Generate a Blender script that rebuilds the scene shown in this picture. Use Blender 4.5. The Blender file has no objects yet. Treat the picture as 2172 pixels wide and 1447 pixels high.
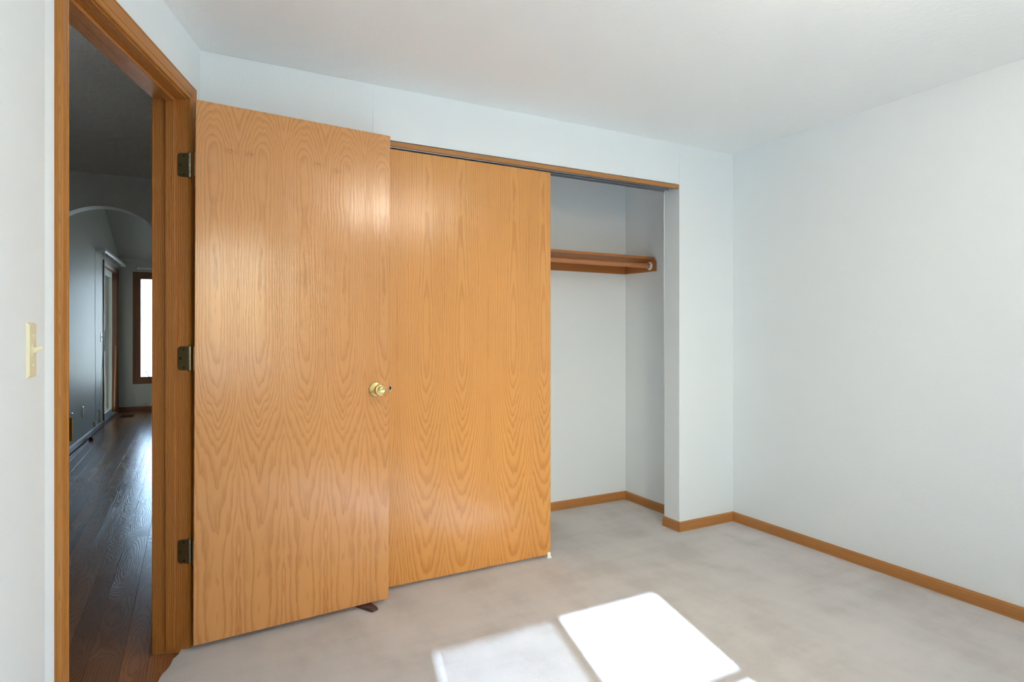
import bpy, bmesh, math, random
from mathutils import Vector, Matrix

random.seed(7)
C = bpy.context.scene.collection
V = Vector
PI = math.pi

# ------------------------------------------------------------------ camera, sky, sun, exposure
scene = bpy.context.scene
cam_d = bpy.data.cameras.new('camera')
cam = bpy.data.objects.new('camera', cam_d)
C.objects.link(cam)
cam.location = (0, 0, 1.18)
cam.rotation_euler = (PI / 2, 0, math.radians(-28.2))
cam_d.sensor_width = 36
cam_d.lens = 36 * 1270 / 2172
cam_d.shift_y = -18.5 / 2172
cam_d.clip_start = 0.02
scene.camera = cam

SUN_DIR = V((0.2398, 0.9708, -0.6223)).normalized()
SUN_STRENGTH = 17.0
SKY_STRENGTH = 0.62
EXPOSURE = 1.28

world = bpy.data.worlds.new('sky')
scene.world = world
world.use_nodes = True
wn = world.node_tree
wn.nodes.clear()
sky = wn.nodes.new('ShaderNodeTexSky')
sky.sky_type = 'NISHITA'
sky.sun_disc = False
sky.sun_elevation = math.radians(31.9)
sky.sun_rotation = math.radians(194)
sky.air_density = 1.0
sky.dust_density = 2.0
hsv = wn.nodes.new('ShaderNodeHueSaturation')
hsv.inputs['Saturation'].default_value = 0.95
bg = wn.nodes.new('ShaderNodeBackground')
bg.inputs['Strength'].default_value = SKY_STRENGTH
wo = wn.nodes.new('ShaderNodeOutputWorld')
wn.links.new(sky.outputs[0], hsv.inputs['Color'])
wn.links.new(hsv.outputs[0], bg.inputs['Color'])
wn.links.new(bg.outputs[0], wo.inputs['Surface'])

sun_d = bpy.data.lights.new('sun', 'SUN')
sun_d.energy = SUN_STRENGTH
sun_d.angle = math.radians(0.6)
sun_d.color = (0.68, 0.90, 1.20)
sun = bpy.data.objects.new('sun', sun_d)
C.objects.link(sun)
sun.location = (-2, -8, 6)
sun.rotation_euler = SUN_DIR.to_track_quat('-Z', 'Y').to_euler()


def portal(name, loc, direction, sx, sy):
    d = bpy.data.lights.new(name, 'AREA')
    d.shape = 'RECTANGLE'
    d.size, d.size_y = sx, sy
    d.cycles.is_portal = True
    o = bpy.data.objects.new(name, d)
    o.location = loc
    o.rotation_euler = V(direction).to_track_quat('-Z', 'Y').to_euler()
    C.objects.link(o)


portal('window_portal', (0.55, -1.12, 1.36), (0, 1, 0), 1.25, 1.5)
portal('window_portal', (-0.25, 10.84, 1.25), (0, -1, 0), 1.1, 1.7)
portal('window_portal', (3.78, 7.6, 1.3), (-1, 0, 0), 1.5, 1.3)
portal('window_portal', (3.14, -0.1, 1.38), (-1, 0, 0), 1.1, 1.45)

vs = scene.view_settings
vs.view_transform = 'Standard'
vs.look = 'None'
vs.gamma = 1.0
vs.use_curve_mapping = False
vs.exposure = EXPOSURE
scene.cycles.max_bounces = 16
scene.cycles.diffuse_bounces = 10
scene.cycles.glossy_bounces = 6
scene.cycles.transparent_max_bounces = 12


# ------------------------------------------------------------------ materials
def srgb(r, g, b):
    f = lambda c: (c / 255 / 12.92) if c / 255 <= 0.04045 else ((c / 255 + 0.055) / 1.055) ** 2.4
    return (f(r), f(g), f(b), 1)


class N:
    """tiny wrapper for building node trees"""

    def __init__(self, name):
        self.m = bpy.data.materials.new(name)
        self.m.use_nodes = True
        self.t = self.m.node_tree
        self.bsdf = self.t.nodes['Principled BSDF']
        self.out = self.t.nodes['Material Output']

    def n(self, kind, **kw):
        x = self.t.nodes.new('ShaderNode' + kind)
        for k, v in kw.items():
            setattr(x, k, v)
        return x

    def l(self, a, b):
        self.t.links.new(a, b)

    def put(self, v, sock):
        if isinstance(v, (int, float)):
            sock.default_value = v
        elif isinstance(v, tuple):
            sock.default_value = v
        else:
            self.l(v, sock)

    def math(self, op, a, b=0.0, c=None):
        x = self.n('Math', operation=op)
        self.put(a, x.inputs[0])
        self.put(b, x.inputs[1])
        if c is not None:
            self.put(c, x.inputs[2])
        return x.outputs[0]

    def xyz(self, x, y, z=0.0):
        c = self.n('CombineXYZ')
        self.put(x, c.inputs[0])
        self.put(y, c.inputs[1])
        self.put(z, c.inputs[2])
        return c.outputs[0]

    def noise(self, vec, scale=1.0, detail=2.0, rough=0.5):
        x = self.n('TexNoise')
        self.l(vec, x.inputs['Vector'])
        x.inputs['Scale'].default_value = scale
        x.inputs['Detail'].default_value = detail
        x.inputs['Roughness'].default_value = rough
        return x.outputs['Fac']

    def ramp(self, fac, stops):
        x = self.n('ValToRGB')
        e = x.color_ramp.elements
        while len(e) > 1:
            e.remove(e[-1])
        e[0].position, e[0].color = stops[0]
        for p, c in stops[1:]:
            k = e.new(p)
            k.color = c
        self.put(fac, x.inputs[0])
        return x.outputs[0]

    def mix(self, fac, a, b, blend='MIX'):
        x = self.n('MixRGB', blend_type=blend)
        self.put(fac, x.inputs[0])
        self.put(a, x.inputs[1])
        self.put(b, x.inputs[2])
        return x.outputs[0]

    def bump(self, h, strength, dist):
        x = self.n('Bump')
        x.inputs['Strength'].default_value = strength
        x.inputs['Distance'].default_value = dist
        self.l(h, x.inputs['Height'])
        self.l(x.outputs[0], self.bsdf.inputs['Normal'])

    def set(self, **kw):
        for k, v in kw.items():
            self.put(v, self.bsdf.inputs[k.replace('_', ' ')])


def plain(name, col, rough=0.5, metal=0.0, spec=0.5):
    k = N(name)
    k.set(Base_Color=col, Roughness=rough, Metallic=metal)
    k.bsdf.inputs['Specular IOR Level'].default_value = spec
    co = k.n('TexCoord').outputs['Object']
    h = k.noise(co, 60, 2)
    k.set(Roughness=k.math('ADD', rough - 0.03, k.math('MULTIPLY', h, 0.06)))
    return k.m


def paint(name, col, tex=0.0006, scale=70.0, rough=0.55, spec=0.35):
    """rolled wall paint over a light orange peel texture"""
    k = N(name)
    co = k.n('NewGeometry').outputs['Position']
    h = k.math('ADD', k.noise(co, scale, 3, 0.55), k.math('MULTIPLY', k.noise(co, scale * 0.3, 2), 0.6))
    var = k.noise(co, 1.3, 2)
    c2 = (col[0] * 0.97, col[1] * 0.975, col[2] * 0.98, 1)
    k.set(Base_Color=k.mix(var, col, c2), Roughness=rough)
    k.bsdf.inputs['Specular IOR Level'].default_value = spec
    k.bump(h, 0.35, tex * 8)
    return k.m


def wood(name, light, dark, spacing=0.008, leaf=0.0, leaf_off=0.0, centre=0.07, curve=None, height=2.03,
         rough=0.3, contrast=1.0, wobble=0.012, dn=(2.2, 0.02), core=0.0, spec=0.5, pore=0.5, per_object=False, knots=None, coat=0.0, bump=0.3, tone=0.25):
    """flat sawn oak: growth rings r = sqrt(u^2 + d(v)^2) cut along the board; v runs along the grain (UV in metres)"""
    k = N(name)
    uv = k.n('UVMap').outputs[0]
    s = k.n('SeparateXYZ')
    k.l(uv, s.inputs[0])
    u, v = s.outputs[0], s.outputs[1]
    rnd = None
    if per_object:
        rnd = k.n('ObjectInfo').outputs['Random']
        v = k.math('ADD', v, k.math('MULTIPLY', rnd, 37.0))
    if leaf:
        idx = k.math('FLOOR', k.math('DIVIDE', k.math('ADD', u, leaf_off), leaf))
        up = k.math('PINGPONG', k.math('ADD', u, leaf_off), leaf)
    else:
        up = u
    uc = k.math('SUBTRACT', up, centre)
    if curve:
        fc = k.n('FloatCurve')
        cm = fc.mapping.curves[0]
        pts = sorted(curve)
        cm.points[0].location = (pts[0][0], pts[0][1])
        cm.points[1].location = (pts[-1][0], pts[-1][1])
        for p in pts[1:-1]:
            cm.points.new(p[0], p[1])
        fc.mapping.update()
        k.l(k.math('DIVIDE', v, height), fc.inputs['Value'])
        d = k.math('MULTIPLY', fc.outputs[0], 0.2)
        d = k.math('ADD', d, k.math('MULTIPLY', k.math('SUBTRACT', k.noise(k.xyz(0.0, v), dn[0], 1), 0.5), dn[1]))
    else:
        d = k.math('MULTIPLY', k.math('SUBTRACT', k.noise(k.xyz(3.1, v), 1.1, 1), 0.42), 0.34)
    wv = k.xyz(k.math('MULTIPLY', up, 15.0), k.math('MULTIPLY', v, 1.7), 1.7)
    wob = k.math('MULTIPLY', k.math('SUBTRACT', k.noise(wv, 1.0, 3, 0.55), 0.5), wobble)
    wv2 = k.xyz(k.math('MULTIPLY', up, 45.0), k.math('MULTIPLY', v, 9.0), 4.2)
    wob = k.math('ADD', wob, k.math('MULTIPLY', k.math('SUBTRACT', k.noise(wv2, 1.0, 2), 0.5), wobble * 0.42))
    r = k.math('ADD', k.math('SQRT', k.math('ADD', k.math('MULTIPLY', uc, uc), k.math('ADD', k.math('MULTIPLY', d, d), core * core))), wob)
    # uneven ring widths
    r = k.math('ADD', r, k.math('MULTIPLY', k.noise(k.xyz(k.math('MULTIPLY', r, 30.0), 0.0, 9.0), 1.0, 1), spacing * 1.6))
    ring = k.math('FRACT', k.math('DIVIDE', r, spacing))
    line = k.ramp(ring, [(0.0, (0.25, 0.25, 0.25, 1)), (0.10, (0, 0, 0, 1)), (0.45, (0.05, 0.05, 0.05, 1)), (0.8, (0.85, 0.85, 0.85, 1)),
                         (0.93, (1, 1, 1, 1)), (1.0, (0.25, 0.25, 0.25, 1))])
    pv = k.xyz(k.math('MULTIPLY', u, 520.0), k.math('MULTIPLY', v, 16.0), 0.4)
    fine = k.noise(pv, 1.0, 3, 0.6)
    pores = k.ramp(fine, [(0.42, (0, 0, 0, 1)), (0.66, (1, 1, 1, 1))])
    broad = k.noise(k.xyz(k.math('MULTIPLY', up, 9.0), k.math('MULTIPLY', v, 1.2), 6.6), 1.0, 2)
    fac = k.math('MULTIPLY', line, k.math('ADD', 0.55, k.math('MULTIPLY', pores, 0.45 * pore + 0.2)))
    fac = k.math('ADD', fac, k.math('MULTIPLY', pores, 0.16 * pore))
    strong = k.noise(k.xyz(k.math('MULTIPLY', r, 70.0), k.math('MULTIPLY', v, 0.8), 2.0), 1.0, 2)
    fac = k.math('MULTIPLY', fac, k.math('ADD', 0.45, k.math('MULTIPLY', strong, 1.1)))
    fac = k.math('MULTIPLY', fac, contrast)
    col = k.mix(fac, light, dark)
    tonef = k.math('MULTIPLY', k.math('SUBTRACT', broad, 0.5), tone * 2)
    if leaf:
        wn_ = k.n('TexWhiteNoise', noise_dimensions='1D')
        k.l(idx, wn_.inputs['W'])
        tonef = k.math('ADD', tonef, k.math('MULTIPLY', k.math('SUBTRACT', wn_.outputs['Value'], 0.5), tone * 0.35))
    if per_object:
        tonef = k.math('ADD', tonef, k.math('MULTIPLY', k.math('SUBTRACT', rnd, 0.5), tone * 2.4))
    hs = k.n('HueSaturation')
    k.l(col, hs.inputs['Color'])
    k.l(k.math('ADD', 1.0, tonef), hs.inputs['Value'])
    col = hs.outputs[0]
    if knots:
        for (ku, kv, kr) in knots:
            du = k.math('DIVIDE', k.math('SUBTRACT', u, ku), kr)
            dv = k.math('DIVIDE', k.math('SUBTRACT', v, kv), kr * 0.55)
            q = k.math('SQRT', k.math('ADD', k.math('MULTIPLY', du, du), k.math('MULTIPLY', dv, dv)))
            mask = k.ramp(q, [(0.0, (0.95, 0.95, 0.95, 1)), (1.0, (0, 0, 0, 1))])
            speck = k.ramp(k.noise(k.xyz(k.math('MULTIPLY', u, 260.0), k.math('MULTIPLY', v, 200.0)), 1.0, 1), [(0.5, (0, 0, 0, 1)), (0.62, (1, 1, 1, 1))])
            col = k.mix(k.math('MULTIPLY', mask, speck), col, (dark[0] * 0.45, dark[1] * 0.33, dark[2] * 0.3, 1))
    k.set(Base_Color=col)
    k.bsdf.inputs['Specular IOR Level'].default_value = spec
    k.set(Roughness=k.math('ADD', rough, k.math('MULTIPLY', fine, 0.10)))
    if coat:
        k.bsdf.inputs['Coat Weight'].default_value = coat
        k.bsdf.inputs['Coat Roughness'].default_value = rough * 0.6
    h = k.math('ADD', k.math('MULTIPLY', fine, 0.7), k.math('MULTIPLY', line, -0.5))
    k.bump(h, bump, 0.0012)
    return k.m


M = {}
M['wall'] = paint('wall_paint', (0.805, 0.847, 0.861, 1), tex=0.00022)
M['wall_closet'] = paint('closet_paint', (0.81, 0.852, 0.868, 1), tex=0.00015)
M['ceiling'] = paint('ceiling_paint', (0.90, 0.92, 0.91, 1), tex=0.0005, scale=45)
M['wall_hall'] = paint('hall_paint', (0.74, 0.75, 0.74, 1))
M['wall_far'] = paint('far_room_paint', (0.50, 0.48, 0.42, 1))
M['ceiling_hall'] = paint('hall_ceiling_texture', (0.74, 0.72, 0.68, 1), tex=0.005, scale=40)
door_curve = [(0.0, 0.56), (0.16, 0.54), (0.30, 0.46), (0.38, 0.36), (0.46, 0.22), (0.54, 0.10), (0.62, 0.03), (0.70, 0.03), (0.78, 0.09),
              (0.86, 0.06), (0.90, 0.06), (0.94, 0.18), (1.0, 0.36)]
M['door_veneer'] = wood('entry_door_oak_veneer', srgb(214, 152, 90), srgb(176, 112, 58), spacing=0.0095, leaf=0.165, leaf_off=0.012,
                        centre=0.083, curve=door_curve, rough=0.14, contrast=0.75, wobble=0.030, dn=(2.4, 0.02), core=0.020, spec=0.65, tone=0.06, bump=0.22,
                        knots=[(0.128, 1.845, 0.03), (0.192, 1.845, 0.03), (0.455, 1.845, 0.03), (0.53, 1.83, 0.03)])
closet_curve = [(0.0, 0.70), (0.12, 0.60), (0.25, 0.44), (0.40, 0.24), (0.52, 0.07), (0.60, 0.0), (0.68, 0.09), (0.76, 0.13), (0.88, 0.15),
                (1.0, 0.18)]
M['closet_veneer'] = wood('closet_door_oak_veneer', srgb(216, 153, 83), srgb(180, 112, 50), spacing=0.0095, leaf=0.232, leaf_off=0.193,
                          centre=0.088, curve=closet_curve, rough=0.18, contrast=0.75, wobble=0.020, core=0.024, spec=0.55, tone=0.08, bump=0.22)
M['casing'] = wood('golden_oak_casing', srgb(178, 116, 44), srgb(134, 80, 25), spacing=0.006, contrast=0.6, rough=0.3, wobble=0.006, tone=0.08)
M['jamb'] = wood('oak_jamb', srgb(190, 124, 60), srgb(140, 84, 36), spacing=0.006, contrast=0.8, rough=0.24, wobble=0.010, tone=0.1, pore=1.0,
                 bump=1.0)
M['base'] = wood('oak_baseboard', srgb(184, 126, 68), srgb(144, 92, 44), spacing=0.005, contrast=0.6, rough=0.4, wobble=0.004, tone=0.1)
M['shelf'] = wood('oak_shelf', srgb(182, 116, 60), srgb(136, 80, 36), spacing=0.007, contrast=0.6, rough=0.4, wobble=0.006, tone=0.08)
M['rod'] = wood('oak_dowel', srgb(190, 128, 84), srgb(148, 92, 56), spacing=0.006, contrast=0.5, rough=0.4, wobble=0.006, tone=0.08)
M['plank'] = wood('dark_laminate_plank', srgb(150, 98, 62), srgb(102, 62, 40), spacing=0.008, centre=0.04, contrast=0.7, rough=0.16, wobble=0.02,
                  per_object=True, tone=0.24, bump=0.3, pore=0.3)
M['dark_wood'] = wood('dark_oak_trim', srgb(122, 76, 44), srgb(78, 44, 24), spacing=0.006, contrast=0.6, rough=0.35, wobble=0.006)
M['ivory'] = plain('ivory_plastic', srgb(232, 224, 190), 0.35)
M['white_plastic'] = plain('white_plastic', srgb(238, 238, 236), 0.4)
M['brass'] = plain('polished_brass', (0.80, 0.60, 0.26, 1), 0.16, 1.0)
M['antique'] = plain('antique_brass', (0.24, 0.20, 0.10, 1), 0.38, 1.0)
M['antique_light'] = plain('worn_brass', (0.42, 0.37, 0.25, 1), 0.34, 1.0)
M['screw'] = plain('dark_screw', (0.06, 0.05, 0.03, 1), 0.5, 1.0)
M['chrome'] = plain('chrome', (0.85, 0.85, 0.86, 1), 0.12, 1.0)
M['black'] = plain('black_plastic', (0.02, 0.02, 0.02, 1), 0.4)
M['alu'] = plain('galvanised_track', (0.46, 0.50, 0.54, 1), 0.42, 0.8)
M['rubber'] = plain('brown_rubber', srgb(86, 58, 54), 0.55)
M['register'] = plain('brown_register_metal', srgb(60, 48, 40), 0.5, 0.3)
M['vinyl'] = plain('white_vinyl', srgb(228, 228, 222), 0.45)
M['siding'] = plain('white_siding', srgb(232, 232, 228), 0.6)
M['roofing'] = plain('pale_roofing', srgb(200, 204, 208), 0.7)
M['gutter'] = plain('pale_green_fascia', srgb(150, 165, 155), 0.5)
M['lawn'] = plain('dry_lawn', srgb(188, 184, 172), 0.9)


def carpet_mat():
    k = N('cut_pile_carpet')
    co = k.n('NewGeometry').outputs['Position']
    s = k.n('SeparateXYZ')
    k.l(co, s.inputs[0])
    x, y = s.outputs[0], s.outputs[1]
    # vacuum strokes: patches of pile brushed the other way, long in y
    st = k.noise(k.xyz(k.math('MULTIPLY', x, 4.6), k.math('MULTIPLY', y, 1.9), 2.2), 1.0, 4, 0.6)
    st2 = k.noise(k.xyz(k.math('MULTIPLY', x, 2.0), k.math('MULTIPLY', y, 6.5), 8.2), 1.0, 3, 0.6)
    patch = k.ramp(k.math('ADD', k.math('MULTIPLY', st, 0.6), k.math('MULTIPLY', st2, 0.4)),
                   [(0.40, (1, 1, 1, 1)), (0.50, (0.35, 0.35, 0.35, 1)), (0.60, (0, 0, 0, 1))])
    fib = k.noise(co, 420, 3, 0.7)
    fib2 = k.noise(co, 130, 2, 0.6)
    base = k.mix(k.math('MULTIPLY', patch, 0.85), srgb(236, 230, 227), srgb(207, 199, 194))
    base = k.mix(k.math('MULTIPLY', fib, 0.55), base, srgb(184, 177, 172))
    base = k.mix(k.math('MULTIPLY', fib2, 0.25), base, srgb(234, 230, 226))
    k.set(Base_Color=base, Roughness=0.95)
    k.bsdf.inputs['Specular IOR Level'].default_value = 0.1
    k.bsdf.inputs['Sheen Weight'].default_value = 0.15
    k.bsdf.inputs['Sheen Roughness'].default_value = 0.6
    k.bump(k.math('ADD', fib, fib2), 0.7, 0.006)
    return k.m


M['carpet'] = carpet_mat()


def glass_mat():
    k = N('window_glass')
    tr = k.n('BsdfTransparent')
    tr.inputs[0].default_value = (0.93, 0.96, 0.95, 1)
    gl = k.n('BsdfGlossy')
    gl.inputs['Roughness'].default_value = 0.02
    fr = k.n('Fresnel')
    fr.inputs[0].default_value = 1.45
    mx = k.n('MixShader')
    k.l(k.math('MULTIPLY', fr.outputs[0], 0.9), mx.inputs[0])
    k.l(tr.outputs[0], mx.inputs[1])
    k.l(gl.outputs[0], mx.inputs[2])
    k.l(mx.outputs[0], k.out.inputs[0])
    return k.m


def screen_mat():
    k = N('insect_screen')
    tr = k.n('BsdfTransparent')
    df = k.n('BsdfDiffuse')
    df.inputs[0].default_value = (0.12, 0.12, 0.12, 1)
    mx = k.n('MixShader')
    mx.inputs[0].default_value = 0.64
    k.l(tr.outputs[0], mx.inputs[1])
    k.l(df.outputs[0], mx.inputs[2])
    k.l(mx.outputs[0], k.out.inputs[0])
    return k.m


k_ = N('lit_opal_glass')
k_.set(Base_Color=(0.9, 0.9, 0.88, 1), Roughness=0.3)
k_.bsdf.inputs['Emission Color'].default_value = (1.0, 0.89, 0.74, 1)
k_.bsdf.inputs['Emission Strength'].default_value = 13.5
M['lamp'] = k_.m
M['glass'] = glass_mat()
M['screen'] = screen_mat()


# ------------------------------------------------------------------ mesh helpers
def tag(o, label=None, cat=None, group=None, kind=None):
    if label: o['label'] = label
    if cat: o['category'] = cat
    if group: o['group'] = group
    if kind: o['kind'] = kind
    return o


def empty(name, loc, label=None, cat=None, group=None, kind=None, parent=None):
    o = bpy.data.objects.new(name, None)
    o.empty_display_size = 0.1
    o.location = loc
    C.objects.link(o)
    if parent: o.parent = parent
    return tag(o, label, cat, group, kind)


SHEAR = [0.0]                                                  # the back wall runs slightly out of square


class MB:
    """collects geometry in world metres, then links it as ONE mesh object"""

    def __init__(self):
        self.v, self.f, self.s = [], [], []

    def add(self, verts, faces, smooth=False):
        k = len(self.v)
        self.v += [V(p) for p in verts]
        self.f += [tuple(i + k for i in f) for f in faces]
        self.s += [smooth] * len(faces)
        return self

    def box(self, x0, x1, y0, y1, z0, z1):
        return self.add([(x0, y0, z0), (x1, y0, z0), (x1, y1, z0), (x0, y1, z0), (x0, y0, z1), (x1, y0, z1), (x1, y1, z1), (x0, y1, z1)],
                        [(0, 3, 2, 1), (4, 5, 6, 7), (0, 1, 5, 4), (1, 2, 6, 5), (2, 3, 7, 6), (3, 0, 4, 7)])

    def obox(self, o, ax, ay, az, r):
        """box in the frame (o, ax, ay, az); r = x0,x1,y0,y1,z0,z1"""
        o, ax, ay, az = V(o), V(ax), V(ay), V(az)
        P = lambda a, b, c: o + ax * a + ay * b + az * c
        x0, x1, y0, y1, z0, z1 = r
        pts = [P(x0, y0, z0), P(x1, y0, z0), P(x1, y1, z0), P(x0, y1, z0), P(x0, y0, z1), P(x1, y0, z1), P(x1, y1, z1), P(x0, y1, z1)]
        fs = [(0, 3, 2, 1), (4, 5, 6, 7), (0, 1, 5, 4), (1, 2, 6, 5), (2, 3, 7, 6), (3, 0, 4, 7)]
        if ax.cross(ay).dot(az) < 0:
            fs = [tuple(reversed(f)) for f in fs]
        return self.add(pts, fs)

    def prism(self, poly, z0, z1):
        n = len(poly)
        a = sum(poly[i][0] * poly[(i + 1) % n][1] - poly[(i + 1) % n][0] * poly[i][1] for i in range(n))
        if a < 0: poly = list(reversed(poly))
        vs_ = [(p[0], p[1], z0) for p in poly] + [(p[0], p[1], z1) for p in poly]
        fs = [tuple(reversed(range(n))), tuple(range(n, 2 * n))] + [(i, (i + 1) % n, n + (i + 1) % n, n + i) for i in range(n)]
        return self.add(vs_, fs)

    def sweep(self, p0, p1, W, T, prof, m0=(0, 0), m1=(0, 0), smooth=False):
        """profile [(w,t)] swept from p0 to p1; each end sheared by (mw*w + mt*t) along the length (mitres)"""
        p0, p1, W, T = V(p0), V(p1), V(W), V(T)
        D = (p1 - p0).normalized()
        n = len(prof)
        a = [p0 + W * w + T * t + D * (m0[0] * w + m0[1] * t) for w, t in prof]
        b = [p1 + W * w + T * t + D * (m1[0] * w + m1[1] * t) for w, t in prof]
        area = sum(prof[i][0] * prof[(i + 1) % n][1] - prof[(i + 1) % n][0] * prof[i][1] for i in range(n))
        flip = (area > 0) != (W.cross(T).dot(D) > 0)
        fs = [(i, (i + 1) % n, n + (i + 1) % n, n + i) for i in range(n)] + [tuple(reversed(range(n))), tuple(range(n, 2 * n))]
        if flip: fs = [tuple(reversed(f)) for f in fs]
        return self.add(a + b, fs, smooth)

    def tube(self, p0, p1, r, seg=16, r1=None, cap=True):
        p0, p1 = V(p0), V(p1)
        r1 = r if r1 is None else r1
        d = (p1 - p0).normalized()
        x = d.orthogonal().normalized()
        y = d.cross(x)
        ring = lambda p, q: [p + (x * math.cos(2 * PI * i / seg) + y * math.sin(2 * PI * i / seg)) * q for i in range(seg)]
        self.add(ring(p0, r) + ring(p1, r1), [(i, (i + 1) % seg, seg + (i + 1) % seg, seg + i) for i in range(seg)], True)
        if cap:
            self.add(ring(p0, r), [tuple(reversed(range(seg)))])
            self.add(ring(p1, r1), [tuple(range(seg))])
        return self

    def lathe(self, o, axis, prof, seg=32):
        """prof [(radius, distance along axis)]"""
        o, d = V(o), V(axis).normalized()
        x = d.orthogonal().normalized()
        y = d.cross(x)
        vs_ = []
        for r, h in prof:
            vs_ += [o + d * h + (x * math.cos(2 * PI * i / seg) + y * math.sin(2 * PI * i / seg)) * max(r, 1e-5) for i in range(seg)]
        fs = []
        for k in range(len(prof) - 1):
            for i in range(seg):
                j = (i + 1) % seg
                fs.append((k * seg + i, k * seg + j, (k + 1) * seg + j, (k + 1) * seg + i))
        return self.add(vs_, fs, True)

    def build(self, name, mat, parent=None, grain=None, bevel=0.0, seg=2, uv=None):
        if SHEAR[0]:
            for p in self.v: p.y += SHEAR[0] * (RIGHT - p.x)
        me = bpy.data.meshes.new(name)
        me.from_pydata([tuple(p) for p in self.v], [], self.f)
        for p, s in zip(me.polygons, self.s):
            p.use_smooth = s
        if bevel:
            bm = bmesh.new()
            bm.from_mesh(me)
            bmesh.ops.remove_doubles(bm, verts=bm.verts, dist=1e-6)
            es = [e for e in bm.edges if len(e.link_faces) == 2 and e.calc_face_angle(0) > 0.5]
            bmesh.ops.bevel(bm, geom=es, offset=bevel, segments=seg, profile=0.5, affect='EDGES', clamp_overlap=True)
            bm.to_mesh(me)
            bm.free()
        me.update()
        if grain is not None or uv:
            L = V(grain) if grain is not None else None
            ul = me.uv_layers.new(name='UVMap')
            for p in me.polygons:
                if uv:
                    for li in p.loop_indices:
                        ul.data[li].uv = uv(me.vertices[me.loops[li].vertex_index].co)
                    continue
                U = p.normal.cross(L)
                if U.length < 0.3:
                    a = L.orthogonal().normalized()
                    b = L.cross(a)
                else:
                    a, b = U.normalized(), L
                for li in p.loop_indices:
                    co = me.vertices[me.loops[li].vertex_index].co
                    ul.data[li].uv = (co.dot(a), co.dot(b))
        if isinstance(mat, (list, tuple)):
            for m in mat: me.materials.append(m)
        else:
            me.materials.append(mat)
        o = bpy.data.objects.new(name, me)
        C.objects.link(o)
        if parent is not None:
            o.parent = parent
            loc = V((0, 0, 0))
            q = parent
            while q is not None:
                loc += q.location
                q = q.parent
            for vv in me.vertices:
                vv.co -= loc
        return o


def structure(o, label, cat):
    return tag(o, label, cat, None, 'structure')


X, Y, Z = V((1, 0, 0)), V((0, 1, 0)), V((0, 0, 1))

# ------------------------------------------------------------------ plan (metres; y runs along the right wall, camera at the origin)
CEIL = 2.297
LEFT, RIGHT, FRONT, BACK = -0.294, 2.995, -0.95, 2.655
A2, B2 = V((LEFT, 1.709, 0)), V((0.0333, BACK + 0.016, 0))          # the slanted wall with the entry door
WA = (B2 - A2).normalized()                                 # along it
WN = V((WA.y, -WA.x, 0))                                    # its room side
WL = (B2 - A2).length
WT = 0.121
S_L, S_H = 0.088, 0.876                                     # clear opening of the entry door along that wall
HEAD = 2.046
CL_L, CL_R, CL_TOP = 0.72, 2.55, 2.056                      # closet opening
CL_BACK, CL_RW, CL_LW = 3.36, 2.715, 0.50
BT = 0.13                                                   # closet front wall
HALL_L, ARCH_Y, ARCH_T = -1.06, 5.09, 0.13
FAR_Y = 10.67
WOODZ = -0.012
Z0 = -0.05


def on_wall(s, t=0.0, z=0.0):
    return A2 + WA * s + WN * t + Z * z


# ------------------------------------------------------------------ bedroom shell
m = MB()
edge = []
rr = random.Random(3)
for i in range(61):
    s = S_L - 0.004 + (S_H - S_L + 0.008) * i / 60
    t = -0.022 + 0.0022 * math.sin(i * 0.9) + rr.uniform(-0.0016, 0.0016)
    edge.append(on_wall(s, t))
poly = [(LEFT - 0.02, FRONT - 0.02), (RIGHT + 0.02, FRONT - 0.02), (RIGHT + 0.02, BACK + 0.02), (CL_RW + 0.02, BACK + 0.02),
        (CL_RW + 0.02, CL_BACK + 0.02), (CL_LW - 0.02, CL_BACK + 0.02), (CL_LW - 0.02, BACK + 0.02), (B2.x - 0.005, BACK + 0.02)]
poly += [on_wall(S_H + 0.004, -0.01).to_2d()[:]] + [p.to_2d()[:] for p in reversed(edge)] + [on_wall(S_L - 0.004, -0.01).to_2d()[:]]
poly += [(LEFT - 0.02, A2.y - 0.01)]
m.prism(poly, WOODZ, 0.0)
floor = structure(m.build('floor', M['carpet']), 'pale beige cut pile carpet over the whole bedroom and closet floor', 'carpet')

m = MB()
mid = -0.06
m.prism([(LEFT - 0.115, FRONT - 0.14), (RIGHT + 0.115, FRONT - 0.14), (RIGHT + 0.115, CL_BACK + 0.115), (CL_LW - 0.1, CL_BACK + 0.115),
         (CL_LW - 0.1, BACK + 0.06), (on_wall(WL, mid).x, BACK + 0.06), on_wall(WL, mid).to_2d()[:], on_wall(0, mid).to_2d()[:],
         (LEFT - 0.115, A2.y - 0.01)], CEIL, CEIL + 0.06)
structure(m.build('ceiling', M['ceiling']), 'plain off-white bedroom ceiling with a faint orange peel texture', 'ceiling')

m = MB().box(LEFT - 0.115, LEFT, FRONT - 0.14, A2.y, Z0, CEIL)
structure(m.build('wall_left', M['wall']), 'white wall that carries the ivory light switch', 'wall')

m = MB()
fr = (A2, WA, WN, Z)
m.obox(*fr, (0, S_L - 0.018, -WT, 0, Z0, CEIL))
m.obox(*fr, (S_H + 0.018, WL, -WT, 0, Z0, CEIL))
m.obox(*fr, (S_L - 0.018, S_H + 0.018, -WT, 0, HEAD + 0.018, CEIL))
structure(m.build('wall_entry', M['wall']), 'narrow slanted white wall around the open entry doorway', 'wall')

m = MB()
m.box(B2.x - 0.1, CL_L, BACK, BACK + BT, Z0, CEIL)
m.box(CL_R, RIGHT + 0.115, BACK, BACK + BT, Z0, CEIL)
m.box(CL_L, CL_R, BACK, BACK + BT, CL_TOP, CEIL)
SHEAR[0] = 0.0055
structure(m.build('wall_back', M['wall'], bevel=0.003), 'white back wall with the wide closet opening', 'wall')
SHEAR[0] = 0.0

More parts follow.
